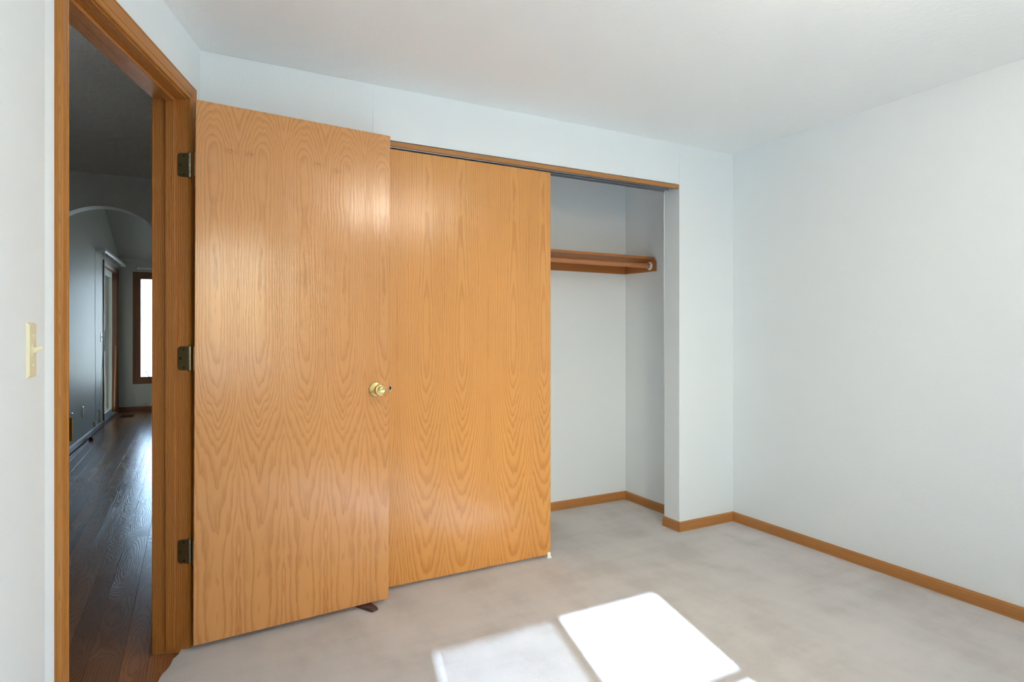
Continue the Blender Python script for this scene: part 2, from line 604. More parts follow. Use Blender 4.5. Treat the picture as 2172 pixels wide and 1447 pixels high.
m = MB()
RW0, RW1, RWZ0, RWZ1 = -0.60, 0.40, 0.70, 2.05  # opening for the added side window
m.box(RIGHT, RIGHT + 0.115, FRONT - 0.14, RW0, Z0, CEIL)
m.box(RIGHT, RIGHT + 0.115, RW1, BACK, Z0, CEIL)
m.box(RIGHT, RIGHT + 0.115, RW0, RW1, Z0, RWZ0)
m.box(RIGHT, RIGHT + 0.115, RW0, RW1, RWZ1, CEIL)
structure(m.build('wall_right', M['wall']), 'large blank white wall above the long oak baseboard', 'wall')

w4 = structure(empty('added_side_window', (RIGHT + 0.05, -0.1, RWZ0)), 'unseen white framed side window added to even out the bedroom light', 'window')  # out of view, added as extra daylight to even out the room
m = MB()
xx = (RIGHT + 0.045, RIGHT + 0.095)
m.box(*xx, RW0, RW0 + 0.045, RWZ0, RWZ1)
m.box(*xx, RW1 - 0.045, RW1, RWZ0, RWZ1)
m.box(*xx, RW0 + 0.045, RW1 - 0.045, RWZ0, RWZ0 + 0.045)
m.box(*xx, RW0 + 0.045, RW1 - 0.045, RWZ1 - 0.045, RWZ1)
m.box(*xx, -0.125, -0.075, RWZ0 + 0.045, RWZ1 - 0.045)
m.build('window_frame', M['vinyl'], w4)
for y0, y1 in ((RW0 + 0.045, -0.125), (-0.075, RW1 - 0.045)):
    MB().box(RIGHT + 0.068, RIGHT + 0.072, y0, y1, RWZ0 + 0.045, RWZ1 - 0.045).build('pane', M['glass'], w4)

# closet shell
m = MB().box(CL_LW - 0.1, CL_RW + 0.1, CL_BACK, CL_BACK + 0.1, Z0, CEIL)
structure(m.build('wall_closet_back', M['wall_closet']), 'white wall at the back of the closet behind the shelf', 'wall')
m = MB().box(CL_RW, CL_RW + 0.1, BACK + BT, CL_BACK, Z0, CEIL)
structure(m.build('wall_closet_right', M['wall_closet']), 'short white side wall of the closet holding the rod end', 'wall')
m = MB().box(CL_LW - 0.1, CL_LW, BACK + BT, CL_BACK, Z0, CEIL)
structure(m.build('wall_closet_left', M['wall_closet']), 'white side wall of the closet hidden behind the sliding door', 'wall')

# window wall behind the camera
WX0, WX1, WZ0, WZ1 = 0.022 - 0.05, 1.082 + 0.05, 0.724 - 0.05, 2.0 + 0.05
m = MB()
m.box(LEFT - 0.115, WX0, FRONT - 0.14, FRONT, Z0, CEIL)
m.box(WX1, RIGHT + 0.115, FRONT - 0.14, FRONT, Z0, CEIL)
m.box(WX0, WX1, FRONT - 0.14, FRONT, WZ1, CEIL)
m.box(WX0, WX1, FRONT - 0.14, FRONT, Z0, WZ0)
structure(m.build('wall_front', M['wall']), 'white wall with the bedroom window that lets the sun in', 'wall')

win = structure(empty('window_1', (0.55, -1.02, WZ0)), 'white framed bedroom window with a six pane grid', 'window')
m = MB()
yy = (-1.045, -0.995)
m.box(WX0, 0.022, *yy, WZ0, WZ1)
m.box(1.082, WX1, *yy, WZ0, WZ1)
m.box(0.022, 1.082, *yy, 2.0, WZ1)
m.box(0.022, 1.082, *yy, WZ0, 0.724)
m.build('window_frame', M['vinyl'], win)
MB().box(0.531, 0.574, -1.04, -1.0, 0.724, 2.0).build('mullion', M['vinyl'], win)
for z in (1.128, 1.564):
    MB().box(0.022, 0.531, -1.035, -1.005, z, z + 0.032).build('glazing_bar', M['vinyl'], win)
    MB().box(0.574, 1.082, -1.035, -1.005, z, z + 0.032).build('glazing_bar', M['vinyl'], win)
for x0, x1 in ((0.022, 0.531), (0.574, 1.082)):
    MB().box(x0, x1, -1.022, -1.018, 0.724, 2.0).build('pane', M['glass'], win)
MB().box(0.022, 0.540, -1.062, -1.060, 0.70, 2.045).build('insect_screen', M['screen'], win)
MB().box(WX0 - 0.03, WX1 + 0.03, -0.995, -0.92, WZ0 - 0.02, WZ0).build('window_sill', M['vinyl'], win)

# ------------------------------------------------------------------ entry door frame
CAS = [(0.0, 0.0), (0.0, 0.007), (0.004, 0.0095), (0.010, 0.0095), (0.012, 0.0075), (0.016, 0.0075), (0.019, 0.010), (0.034, 0.0125),
       (0.044, 0.0135), (0.046, 0.0115), (0.049, 0.0115), (0.051, 0.0135), (0.055, 0.0125), (0.057, 0.009), (0.057, 0.0)]
CASN = [(w * 0.82, t) for w, t in CAS]
frame = structure(empty('trim_1', on_wall((S_L + S_H) / 2, 0, 0)), 'oak door frame and casing around the entry doorway', 'door frame')
ci_l, ci_h, ci_t = S_L - 0.005, S_H + 0.005, HEAD + 0.005
MB().sweep(on_wall(ci_l, 0, WOODZ), on_wall(ci_l, 0, ci_t), -WA, WN, CASN, m1=(57 / 46.7, 0)).build('casing', M['casing'], frame, grain=Z)
MB().sweep(on_wall(ci_h, 0, WOODZ), on_wall(ci_h, 0, ci_t), WA, WN, CAS, m1=(1, 0)).build('casing', M['casing'], frame, grain=Z)
MB().sweep(on_wall(ci_l, 0, ci_t), on_wall(ci_h, 0, ci_t), Z, WN, CAS, m0=(-0.82, 0), m1=(1, 0)).build('casing', M['casing'], frame, grain=WA)
fr = (A2, WA, WN, Z)
MB().obox(*fr, (S_L - 0.018, S_L, -WT - 0.001, 0.001, WOODZ, HEAD + 0.018)).build('jamb', M['jamb'], frame, grain=Z, bevel=0.001)
MB().obox(*fr, (S_H, S_H + 0.018, -WT - 0.001, 0.001, WOODZ, HEAD + 0.018)).build('jamb', M['jamb'], frame, grain=Z, bevel=0.001)
MB().obox(*fr, (S_L, S_H, -WT - 0.001, 0.001, HEAD, HEAD + 0.018)).build('jamb_head', M['jamb'], frame, grain=WA, bevel=0.001)
st0, st1 = -0.072, -0.040
MB().obox(*fr, (S_L, S_L + 0.011, st0, st1, 0.006, HEAD)).build('stop_strip', M['jamb'], frame, grain=Z, bevel=0.0015)
MB().obox(*fr, (S_H - 0.011, S_H, st0, st1, 0.006, HEAD)).build('stop_strip', M['jamb'], frame, grain=Z, bevel=0.0015)
MB().obox(*fr, (S_L + 0.011, S_H - 0.011, st0, st1, HEAD - 0.011, HEAD)).build('stop_strip', M['jamb'], frame, grain=WA, bevel=0.0015)
# strike plate with the curved lip
m = MB()
m.obox(*fr, (S_L, S_L + 0.0016, -0.034, 0.004, 0.915, 0.972))
m.obox(*fr, (S_L + 0.0005, S_L + 0.0022, 0.002, 0.0125, 0.915, 0.972))
m.build('strike_plate', M['antique'], frame, bevel=0.0005)

# ------------------------------------------------------------------ entry door, standing open in front of the back wall
PIV = on_wall(S_H + 0.006, 0.011)
OPEN = math.atan2(2.573 - 2.516, 0.767 - 0.006)
DU = V((math.cos(OPEN), math.sin(OPEN), 0)).normalized()     # from hinge to free edge
DN = V((DU.y, -DU.x, 0))                                     # the face that looks at the camera
DW, DH, DT = 0.755, 2.019, 0.035
SAG = 0.0040
DZ = V((0, 0, 1)) + DU * SAG
DUs = DU - Z * SAG
D0 = PIV + DN * 0.040 + DU * 0.004 + Z * 0.022               # front face, lower hinge corner
door = structure(empty('door_1', V((D0.x, D0.y, 0))), 'flush oak veneer entry door standing wide open on its hinges', 'door')
m = MB()
m.obox(D0, DUs, -DN, DZ, (0, DW, 0, DT, 0, DH))
m.build('door_leaf', M['door_veneer'], door, bevel=0.0012, seg=1,
        uv=lambda co: ((co - D0).dot(DU), (co - D0).z))


def door_pt(u, z, n=0.0):
    return D0 + DUs * u + DZ * z + DN * n


# knob: rose, neck, tulip knob with dished face
kc = door_pt(DW - 0.060, 0.915, 0.0)
for side in (1, -1):
    ax = DN * side
    o = kc if side == 1 else kc - DN * DT
    k = MB().lathe(o, ax, [(0.0115, 0.004), (0.0105, 0.016), (0.0115, 0.024), (0.017, 0.029), (0.0225, 0.035), (0.0255, 0.043), (0.0258, 0.050),
                           (0.0245, 0.055), (0.0205, 0.0575), (0.016, 0.0568), (0.010, 0.0555), (0.004, 0.0553), (0.0035, 0.0545), (0.0, 0.0545)]
                   ).build('door_knob', M['brass'], door)
    MB().lathe(o, ax, [(0.0335, -0.0005), (0.0335, 0.002), (0.032, 0.0045), (0.027, 0.0065), (0.021, 0.0085), (0.014, 0.0125), (0.0, 0.0135)]
               ).build('rose', M['brass'], k)
MB().obox(door_pt(DW, 0.915), DUs, -DN, DZ, (-0.0005, 0.0012, 0.005, 0.030, -0.028, 0.028)).build('latch_plate', M['brass'], door)

# hinges: leaf let into the jamb, five knuckles and a pin
for hz in (1.803, 1.083, 0.364):
    h = MB()
    bc = on_wall(S_H + 0.001, 0.0085)
    H2 = 0.0445
    for i in range(5):
        z0 = hz - H2 + i * 2 * H2 / 5
        h.tube(bc + Z * (z0 + 0.0004), bc + Z * (z0 + 2 * H2 / 5 - 0.0004), 0.0062, 16)
    h = h.build('hinge', M['antique_light'], door)
    m = MB()
    w0, w1, r = -0.0335, 0.0085, 0.013
    prof = [(w1, -H2), (w1, H2)]
    for k in range(7):
        a = PI / 2 + k / 6 * PI / 2
        prof.append((w0 + r + r * math.cos(a), H2 - r + r * math.sin(a)))
    for k in range(7):
        a = PI + k / 6 * PI / 2
        prof.append((w0 + r + r * math.cos(a), -H2 + r + r * math.sin(a)))
    c = on_wall(S_H + 0.0005, 0) + Z * hz
    m.sweep(c, c - WA * 0.0024, WN, Z, prof)
    m.build('hinge_leaf', M['antique'], h)
    for (w, zz) in ((-0.012, 0.034), (-0.0235, 0.0), (-0.012, -0.034)):
        p = c + WN * w + Z * zz - WA * 0.0022
        MB().lathe(p, -WA, [(0.0042, 0.0), (0.0040, 0.0007), (0.0014, 0.0007), (0.0012, 0.0001), (0.0, 0.0001)], 12).build('screw', M['screw'], h)
    m = MB()
    m.lathe(bc + Z * (hz + H2), Z, [(0.0052, 0), (0.0058, 0.002), (0.0045, 0.005), (0.0, 0.006)], 14)
    m.lathe(bc + Z * (hz - H2), -Z, [(0.0052, 0), (0.0055, 0.002), (0.0035, 0.004), (0.0, 0.005)], 14)
    m.build('pin', M['antique'], h)
    # leaf on the hinge edge of the door
    dl = door_pt(0, hz - D0.z)
    MB().obox(dl, DUs, -DN, DZ, (-0.002, 0.0005, 0.006, DT, -H2, H2)).build('hinge_leaf', M['antique'], h)

# ------------------------------------------------------------------ closet sliding door, header strip, track, guide
px0, px1, pf = 0.735, 1.663, 2.672
sl = structure(empty('door_2', (1.2, pf, 0)), 'orange oak veneer sliding closet door beside the open shelf bay', 'door')
MB().box(px0, px1, pf, pf + 0.032, 0.016, 2.018).build('door_panel', M['closet_veneer'], sl, bevel=0.0012, seg=1,
                                                        uv=lambda co: (co.x - 0.796 + 0.0, co.z))
fp = V((0.7965, pf, 0.924))
cup = MB().lathe(fp, -Y, [(0.0125, 0.0), (0.0125, 0.0012), (0.0112, 0.0018), (0.0098, 0.0008), (0.0092, -0.006), (0.0, -0.006)], 24)
cup = cup.build('finger_pull', M['chrome'], sl)
MB().lathe(fp, -Y, [(0.0099, 0.0), (0.0099, 0.0009), (0.003, 0.0007), (0.0, 0.0007)], 24).build('pull_shade_disc', M['black'], cup)  # flat black disc stands in for the shade inside the cup

HS = [(0.0, 0.0), (0.0, 0.011), (0.003, 0.013), (0.019, 0.013), (0.0225, 0.010), (0.0235, 0.0)]
SHEAR[0] = 0.0055
m = MB().sweep(V((CL_L, BACK + 0.0105, 2.030)), V((CL_R - 0.006, BACK + 0.0105, 2.030)), Z, -Y, HS)
structure(m.build('trim_2', M['base'], grain=X), 'thin oak header strip across the top of the closet opening', 'trim')
SHEAR[0] = 0.0
tr = MB()
for y0 in (pf + 0.004, pf + 0.045):
    tr.box(CL_L + 0.005, CL_R - 0.03, y0, y0 + 0.0016, 2.0262, CL_TOP)
    tr.box(CL_L + 0.005, CL_R - 0.03, y0 + 0.036, y0 + 0.0376, 2.0262, CL_TOP)
    tr.box(CL_L + 0.005, CL_R - 0.03, y0, y0 + 0.0376, CL_TOP - 0.002, CL_TOP)
    tr.box(CL_L + 0.005, CL_R - 0.03, y0 + 0.028, y0 + 0.036, 2.0262, 2.0276)
tag(tr.build('sliding_door_track', M['alu']), 'grey metal double track under the closet header strip', 'track')
gd = MB()
gx = 1.650
gd.box(gx - 0.010, gx + 0.008, pf - 0.008, pf - 0.001, 0.0, 0.030)
gd.box(gx - 0.012, gx + 0.012, pf - 0.010, pf + 0.036, 0.0, 0.010)
tag(gd.build('floor_guide', M['white_plastic'], bevel=0.0015), 'small white plastic guide at the foot of the sliding closet door', 'guide')

# ------------------------------------------------------------------ baseboards
BB = [(0.0, 0.0), (0.0, 0.011), (0.010, 0.011), (0.0125, 0.0095), (0.015, 0.011), (0.040, 0.0105), (0.0425, 0.0085), (0.045, 0.0095), (0.051, 0.0075),
      (0.055, 0.005), (0.057, 0.003), (0.057, 0.0)]
BB = [(w, t) for w, t in BB]


def baseboard(name, p0, p1, n, label, m0=0, m1=0, mat='base'):
    o = MB().sweep(V((*p0, 0)), V((*p1, 0)), Z, V((*n, 0)), BB, m0=(0, m0), m1=(0, m1))
    d = (V((*p1, 0)) - V((*p0, 0))).normalized()
    return structure(o.build(name, M[mat], grain=d), label, 'baseboard')


baseboard('baseboard_right', (RIGHT, FRONT), (RIGHT, BACK), (-1, 0), 'long oak baseboard under the blank wall', 1, -1)
baseboard('baseboard_back', (RIGHT, BACK), (CL_R, BACK), (0, -1), 'short oak baseboard between closet opening and room corner', 1, 1)
baseboard('baseboard_closet_end', (CL_R, BACK), (CL_R, BACK + BT), (-1, 0), 'small oak baseboard return on the closet opening edge', -1, 0.6)
baseboard('baseboard_closet_back', (CL_RW, CL_BACK), (CL_LW, CL_BACK), (0, -1), 'oak baseboard along the closet back wall', 1, -1)
baseboard('baseboard_closet_right', (CL_RW, BACK + BT), (CL_RW, CL_BACK), (-1, 0), 'oak baseboard along the closet side wall', 0, -1)
baseboard('baseboard_left', (LEFT, A2.y - 0.004), (LEFT, FRONT), (1, 0), 'oak baseboard below the light switch wall', 0, -1)

# ------------------------------------------------------------------ closet shelf and rod
sh = empty('closet_shelf', (2.0, 3.2, 1.60), 'oak shelf on wall cleats inside the closet', 'shelf')
SZ = 1.680
MB().box(CL_LW, CL_RW, 3.055, CL_BACK, SZ - 0.017, SZ).build('shelf_board', M['shelf'], sh, grain=X, bevel=0.002)
MB().box(CL_LW, CL_RW - 0.017, CL_BACK - 0.017, CL_BACK, SZ - 0.090, SZ - 0.017).build('back_cleat', M['shelf'], sh, grain=X, bevel=0.001)
m = MB().sweep(V((CL_RW - 0.017, 0, 0)), V((CL_RW, 0, 0)), Y, Z,
               [(3.038, SZ - 0.095), (CL_BACK, SZ - 0.090), (CL_BACK, SZ - 0.017), (3.050, SZ - 0.017), (3.038, SZ - 0.030)])
m.build('side_cleat', M['shelf'], sh, grain=Y, bevel=0.001)
MB().box(CL_LW, CL_LW + 0.017, 3.04, CL_BACK, SZ - 0.092, SZ - 0.017).build('side_cleat', M['shelf'], sh, grain=Y)
rd = empty('closet_rod', (2.0, 3.085, 1.620), 'round oak hanging rod below the closet shelf', 'rod')
MB().tube((CL_LW + 0.018, 3.085, 1.622), (CL_RW - 0.019, 3.085, 1.622), 0.0165, 24).build('rod', M['rod'], rd, grain=X)
for xx, d in ((CL_RW - 0.017, -X), (CL_LW + 0.017, X)):
    tag(MB().lathe(V((xx, 3.085, 1.622)), d, [(0.0, 0.0005), (0.027, 0.0005), (0.027, 0.003), (0.0235, 0.005), (0.0225, 0.015), (0.0195, 0.0155), (0.0185, 0.004)], 28)
        .build('rod_socket', M['white_plastic'], rd), 'white plastic rod socket')

# ------------------------------------------------------------------ ceiling lamp (above the frame, it shows as the glow on the door)
lp = empty('ceiling_light', (1.60, 0.60, CEIL), 'lit opal globe ceiling light in the middle of the bedroom ceiling', 'ceiling light')
MB().lathe((1.60, 0.60, CEIL), -Z, [(0.0, 0), (0.065, 0.0), (0.065, 0.012), (0.02, 0.022), (0.012, 0.03), (0.012, 0.06), (0.03, 0.066), (0.0, 0.068)], 32).build('canopy', M['brass'], lp)
MB().lathe((1.60, 0.60, CEIL - 0.058), -Z, [(0.035, 0.0)] + [(0.125 * math.sin(a), 0.115 - 0.12 * math.cos(a)) for a in [0.3 + k * (PI - 0.3) / 14 for k in range(15)]], 36).build('glass_globe', M['lamp'], lp)

# ------------------------------------------------------------------ rubber wedge under the door
wd = MB()
wc = door_pt(0.658, 0.0, 0.0)
wc = V((wc.x, wc.y, 0))
wdir = (DN * 0.90 + DU * 0.35).normalized()
ws = V((-wdir.y, wdir.x, 0))
prof = [(-0.070, 0.0), (0.050, 0.0), (0.055, 0.004), (0.052, 0.010), (0.044, 0.0135), (0.0, 0.0145), (-0.070, 0.0135)]
wv = []
for sgn in (-1, 1):
    for t, z in prof:
        wv.append(wc + wdir * t + Z * z + ws * sgn * (0.026 - 0.20 * max(0.0, t)) * (1.0 - 8.0 * max(0.0, z - 0.006)))
n = len(prof)
wd.add(wv, [tuple(range(n)), tuple(reversed(range(n, 2 * n)))] + [((i + 1) % n, i, n + i, n + (i + 1) % n) for i in range(n)])
tag(wd.build('door_wedge', M['rubber'], bevel=0.002), 'dark brown rubber wedge jammed under the open entry door', 'doorstop')


# ------------------------------------------------------------------ wall plates
def plate_frame(o, ax, az, n, name, label, cat, group=None):
    """bevelled plate: ax across, az up, n out of the wall"""
    t = empty(name, o, label, cat, group)
    m = MB()
    w, h, d, b = 0.035, 0.057, 0.0065, 0.005
    P = lambda a, c, q: V(o) + V(ax) * a + V(az) * c + V(n) * q
    vs_ = [P(-w, -h, 0), P(w, -h, 0), P(w, h, 0), P(-w, h, 0), P(-w, -h, d * 0.35), P(w, -h, d * 0.35), P(w, h, d * 0.35), P(-w, h, d * 0.35),
           P(-w + b, -h + b, d), P(w - b, -h + b, d), P(w - b, h - b, d), P(-w + b, h - b, d)]
    fs = [(0, 1, 5, 4), (1, 2, 6, 5), (2, 3, 7, 6), (3, 0, 4, 7), (4, 5, 9, 8), (5, 6, 10, 9), (6, 7, 11, 10), (7, 4, 8, 11), (8, 9, 10, 11), (0, 3, 2, 1)]
    if V(ax).cross(V(az)).dot(V(n)) < 0:
        fs = [tuple(reversed(f)) for f in fs]
    m.add(vs_, fs)
    m.build('cover_plate', M['ivory'], t, bevel=0.0008)
    return t, P


def toggle(t, P, az, n, cx=0.0):
    MB().obox(P(cx, 0, 0.0060), (P(1, 0, 0) - P(0, 0, 0)), az, n, (-0.0055, 0.0055, -0.012, 0.012, 0, 0.0018)).build('toggle_collar', M['ivory'], t)
    a, b = P(cx, -0.001, 0.006), P(cx, 0.0065, 0.0225)
    m = MB()
    d = (b - a).normalized()
    sx = (P(1, 0, 0) - P(0, 0, 0)).normalized()
    up = d.cross(sx).normalized()
    ring = lambda p, w, h: [p + sx * w * i + up * h * j for i, j in ((-1, -1), (1, -1), (1, 1), (-1, 1))]
    m.add(ring(a, 0.0042, 0.0058) + ring(b, 0.0034, 0.0032), [(0, 1, 5, 4), (1, 2, 6, 5), (2, 3, 7, 6), (3, 0, 4, 7), (4, 5, 6, 7), (3, 2, 1, 0)])
    m.build('toggle', M['ivory'], t, bevel=0.001)
    for zz in (0.030, -0.030):
        MB().lathe(P(cx, zz, 0.0063), n, [(0.0032, 0), (0.0030, 0.0009), (0.0, 0.0012)], 12).build('screw', M['ivory'], t)


t, P = plate_frame(V((LEFT, 1.560, 1.143)), Y, Z, X, 'light_switch', 'ivory toggle light switch on the white wall beside the doorway casing', 'light switch')
toggle(t, P, Z, X)

# ------------------------------------------------------------------ hall between the entry door and the arch
m = MB().box(HALL_L - 0.1, HALL_L, 0.5, ARCH_Y, Z0, CEIL)
structure(m.build('wall_hall_left', M['wall_hall']), 'hall wall facing the entry doorway', 'wall')
m = MB().box(0.10, 0.20, BACK + BT, ARCH_Y, Z0, CEIL)
structure(m.build('wall_hall_right', M['wall_hall']), 'hall wall running past the closet to the arch', 'wall')
m = MB().box(HALL_L, LEFT - 0.115, 0.40, 0.50, Z0, CEIL)
structure(m.build('wall_hall_end', M['wall_hall']), 'dark end wall of the hall', 'wall')
m = MB().prism([(HALL_L - 0.1, 0.4), (LEFT - 0.115, 0.4), (LEFT - 0.115, A2.y - 0.01), on_wall(0, mid - 0.002).to_2d()[:], on_wall(WL, mid - 0.002).to_2d()[:],
                (on_wall(WL, mid).x, BACK + 0.062), (0.20, BACK + 0.062), (0.20, ARCH_Y + ARCH_T), (HALL_L - 0.1, ARCH_Y + ARCH_T)], CEIL, CEIL + 0.06)
structure(m.build('ceiling_hall', M['ceiling_hall']), 'dim textured hall ceiling seen through the doorway', 'ceiling')

# arch wall
ax_c, ax_r, ax_s = -0.53, 0.405, 1.668
pts = [(HALL_L - 0.1, Z0), (ax_c - ax_r, Z0)]
for i in range(33):
    a = PI - PI * i / 32
    pts.append((ax_c + ax_r * math.cos(a), ax_s + ax_r * math.sin(a)))
pts += [(ax_c + ax_r, Z0), (0.20, Z0), (0.20, CEIL), (HALL_L - 0.1, CEIL)]
m = MB()
n = len(pts)
vs_ = [(x, ARCH_Y, z) for x, z in pts] + [(x, ARCH_Y + ARCH_T, z) for x, z in pts]
m.add(vs_, [tuple(range(n)), tuple(reversed(range(n, 2 * n)))] + [((i + 1) % n, i, n + i, n + (i + 1) % n) for i in range(n)])
structure(m.build('wall_arch', M['wall_hall']), 'dark hall wall with a round arched opening', 'wall')

# wood floor of hall and far room: planks
sub = structure(MB().box(HALL_L - 0.1, 3.7, 0.4, FAR_Y + 0.1, -0.06, WOODZ - 0.010).build('floor_hall', M['dark_wood'], grain=Y),
                'glossy dark wood plank floor of the hall beyond the doorway', 'floor')


def clip(poly, p, nrm):
    """keep the side of the line through p that nrm points to"""
    out = []
    for i in range(len(poly)):
        a, b = V(poly[i]), V(poly[(i + 1) % len(poly)])
        da, db = (a - p).dot(nrm), (b - p).dot(nrm)
        if da >= 0: out.append(a)
        if (da >= 0) != (db >= 0): out.append(a + (b - a) * (da / (da - db)))
    return out


def area(poly):
    return abs(sum(poly[i].x * poly[(i + 1) % len(poly)].y - poly[(i + 1) % len(poly)].x * poly[i].y for i in range(len(poly)))) / 2


def plank(poly):
    if len(poly) < 3 or area(poly) < 4e-4: return
    x0 = min(p.x for p in poly)
    m = MB().prism([(p.x, p.y) for p in poly], WOODZ - 0.010, WOODZ)
    m.build('plank', M['plank'], sub, uv=lambda co: (co.x - x0, co.y), bevel=0.0004, seg=1)


PW = 0.083
hall_face = on_wall(0, -WT).to_2d()
wn2, wa2 = WN.to_2d(), WA.to_2d()
rp = random.Random(11)


cx = -0.404 - 8 * 0.083
col_i = 0
while cx < 0.40:
    y = 0.5 - rp.uniform(0, 1.0)
    PW = {8: 0.075, 9: 0.110}.get(col_i, 0.083)
    col_i += 1
    x1 = cx + PW - 0.0006
    if x1 < HALL_L: cx += PW; continue
    while y < FAR_Y:
        y1 = min(y + rp.choice((0.9, 1.2, 1.2, 1.45)), FAR_Y - 0.001)
        y0 = max(y, 0.501)
        if y1 > y0 + 0.01:

            rect = [(cx, y0), (x1, y0), (x1, y1 - 0.0006), (cx, y1 - 0.0006)]
            if cx < 0.10:                                            # hall columns
                xr = min(x1, 0.099)
                hall = clip([(cx, y0), (xr, y0), (xr, y1 - 0.0006), (cx, y1 - 0.0006)], hall_face, -wn2)
                plank([V(p) for p in hall])
                door_piece = [V(p) for p in rect]                     # the part inside the doorway, up to the carpet edge
                for p, nn in ((hall_face, wn2), (on_wall(0, -0.021).to_2d(), -wn2), (on_wall(S_L, 0).to_2d(), wa2), (on_wall(S_H, 0).to_2d(), -wa2)):
                    if door_piece: door_piece = clip(door_piece, p, nn)
                if door_piece: plank(door_piece)
            elif y1 > ARCH_Y + ARCH_T + 0.05:
                yy0 = max(y0, ARCH_Y + ARCH_T)
                plank([V(p) for p in ((cx, yy0), (x1, yy0), (x1, y1 - 0.0006), (cx, y1 - 0.0006))])
        y = y1 if y1 < FAR_Y - 0.01 else FAR_Y + 1
    cx += PW
m = MB().box(cx, 3.6, ARCH_Y + ARCH_T, FAR_Y, WOODZ - 0.010, WOODZ - 0.0005)
tag(m.build('plank_field', M['plank'], sub, grain=Y), None, None, None, 'stuff')

# ------------------------------------------------------------------ far room
FS = 0.028                                                    # its long wall runs slightly askew
FD = V((-FS, -1, 0)).normalized()                             # from the far corner toward the hall
FN = V((1, -FS, 0)).normalized()                              # into the room
F0 = V((-0.95, FAR_Y, 0))


def far_wall(y, off=0.0, z=0.0):
    return F0 + FD * ((FAR_Y - y)) + FN * off + Z * z


ff = (F0, FD, FN, Z)
SY0, SY1, STOP = 0.17, 1.41, 2.05                              # sliding door opening, distance from far corner
m = MB()
m.obox(*ff, (-0.1, SY0, -0.13, 0, Z0, 3.4))
m.obox(*ff, (SY1, FAR_Y - ARCH_Y - ARCH_T, -0.13, 0, Z0, 3.4))
m.obox(*ff, (SY0, SY1, -0.13, 0, STOP, 3.4))
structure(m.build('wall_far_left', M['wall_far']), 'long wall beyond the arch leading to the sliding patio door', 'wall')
FWX0, FWX1, FWZ0, FWZ1 = -0.717, 0.35, 0.455, 2.035
m = MB()
m.box(-1.2, FWX0, FAR_Y, FAR_Y + 0.14, Z0, 2.5)
m.box(FWX1, 3.7, FAR_Y, FAR_Y + 0.14, Z0, 2.5)
m.box(FWX0, FWX1, FAR_Y, FAR_Y + 0.14, FWZ1, 2.5)
m.box(FWX0, FWX1, FAR_Y, FAR_Y + 0.14, Z0, FWZ0)
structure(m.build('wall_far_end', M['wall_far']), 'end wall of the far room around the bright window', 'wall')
m = MB()
m.box(3.6, 3.7, ARCH_Y + ARCH_T, 7.0, Z0, 3.4)
m.box(3.6, 3.7, 8.2, FAR_Y, Z0, 3.4)
m.box(3.6, 3.7, 7.0, 8.2, Z0, 0.9)
m.box(3.6, 3.7, 7.0, 8.2, 1.9, 3.4)
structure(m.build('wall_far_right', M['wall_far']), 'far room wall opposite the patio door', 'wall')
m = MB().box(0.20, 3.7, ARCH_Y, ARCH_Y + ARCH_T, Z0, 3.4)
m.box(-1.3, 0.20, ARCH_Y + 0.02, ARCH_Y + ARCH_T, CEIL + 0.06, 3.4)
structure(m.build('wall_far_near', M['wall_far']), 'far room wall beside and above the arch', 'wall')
m = MB()
RY, RZ = 7.9, 2.29 + 0.367 * (FAR_Y - 7.9)
m.add([(-1.08, FAR_Y, 2.29), (3.7, FAR_Y, 2.29), (3.7, RY, RZ), (-1.16, RY, RZ), (3.7, ARCH_Y, 2.42), (-1.23, ARCH_Y, 2.42),
       (-1.08, FAR_Y + 0.1, 2.35), (3.7, FAR_Y + 0.1, 2.35), (3.7, RY, RZ + 0.08), (-1.16, RY, RZ + 0.08), (3.7, ARCH_Y, 2.5), (-1.23, ARCH_Y, 2.5)],
      [(0, 3, 2, 1), (3, 5, 4, 2), (6, 7, 8, 9), (9, 8, 10, 11), (0, 1, 7, 6), (4, 5, 11, 10), (1, 2, 8, 7), (2, 4, 10, 8), (0, 6, 9, 3), (3, 9, 11, 5)])
structure(m.build('ceiling_far_room', M['wall_far']), 'vaulted ceiling beyond the arch', 'ceiling')

o = MB().sweep(far_wall(9.20), far_wall(ARCH_Y + ARCH_T), Z, FN, BB)
structure(o.build('baseboard_far_left', M['dark_wood'], grain=FD), 'dark baseboard along the wall beyond the arch', 'baseboard')
o = MB().sweep(V((-0.95, FAR_Y, WOODZ)), V((3.6, FAR_Y, WOODZ)), Z, -Y, [(w * 1.2, t) for w, t in BB])
structure(o.build('baseboard_far_end', M['dark_wood'], grain=X), 'dark baseboard below the bright far window', 'baseboard')

# far window
w2 = structure(empty('window_2', (-0.18, FAR_Y, FWZ0)), 'tall bright far window with dark oak casing', 'window')
m = MB()
WC = [(w, t) for w, t in CAS]
for p0, p1, W, mm in (((FWX0, FWZ0), (FWX0, FWZ1), -X, (-1, 1)), ((FWX1, FWZ0), (FWX1, FWZ1), X, (-1, 1)),
                      ((FWX0, FWZ1), (FWX1, FWZ1), Z, (-1, 1)), ((FWX0, FWZ0), (FWX1, FWZ0), -Z, (-1, 1))):
    g = Z if p0[0] == p1[0] else X
    MB().sweep(V((p0[0], FAR_Y, p0[1])), V((p1[0], FAR_Y, p1[1])), W, -Y, WC, m0=(mm[0], 0), m1=(mm[1], 0)).build('casing', M['dark_wood'], w2, grain=g)
m = MB()
b = 0.045
m.box(FWX0, FWX0 + b, FAR_Y + 0.01, FAR_Y + 0.10, FWZ0, FWZ1)
m.box(FWX1 - b, FWX1, FAR_Y + 0.01, FAR_Y + 0.10, FWZ0, FWZ1)
m.box(FWX0 + b, FWX1 - b, FAR_Y + 0.01, FAR_Y + 0.10, FWZ1 - b, FWZ1)
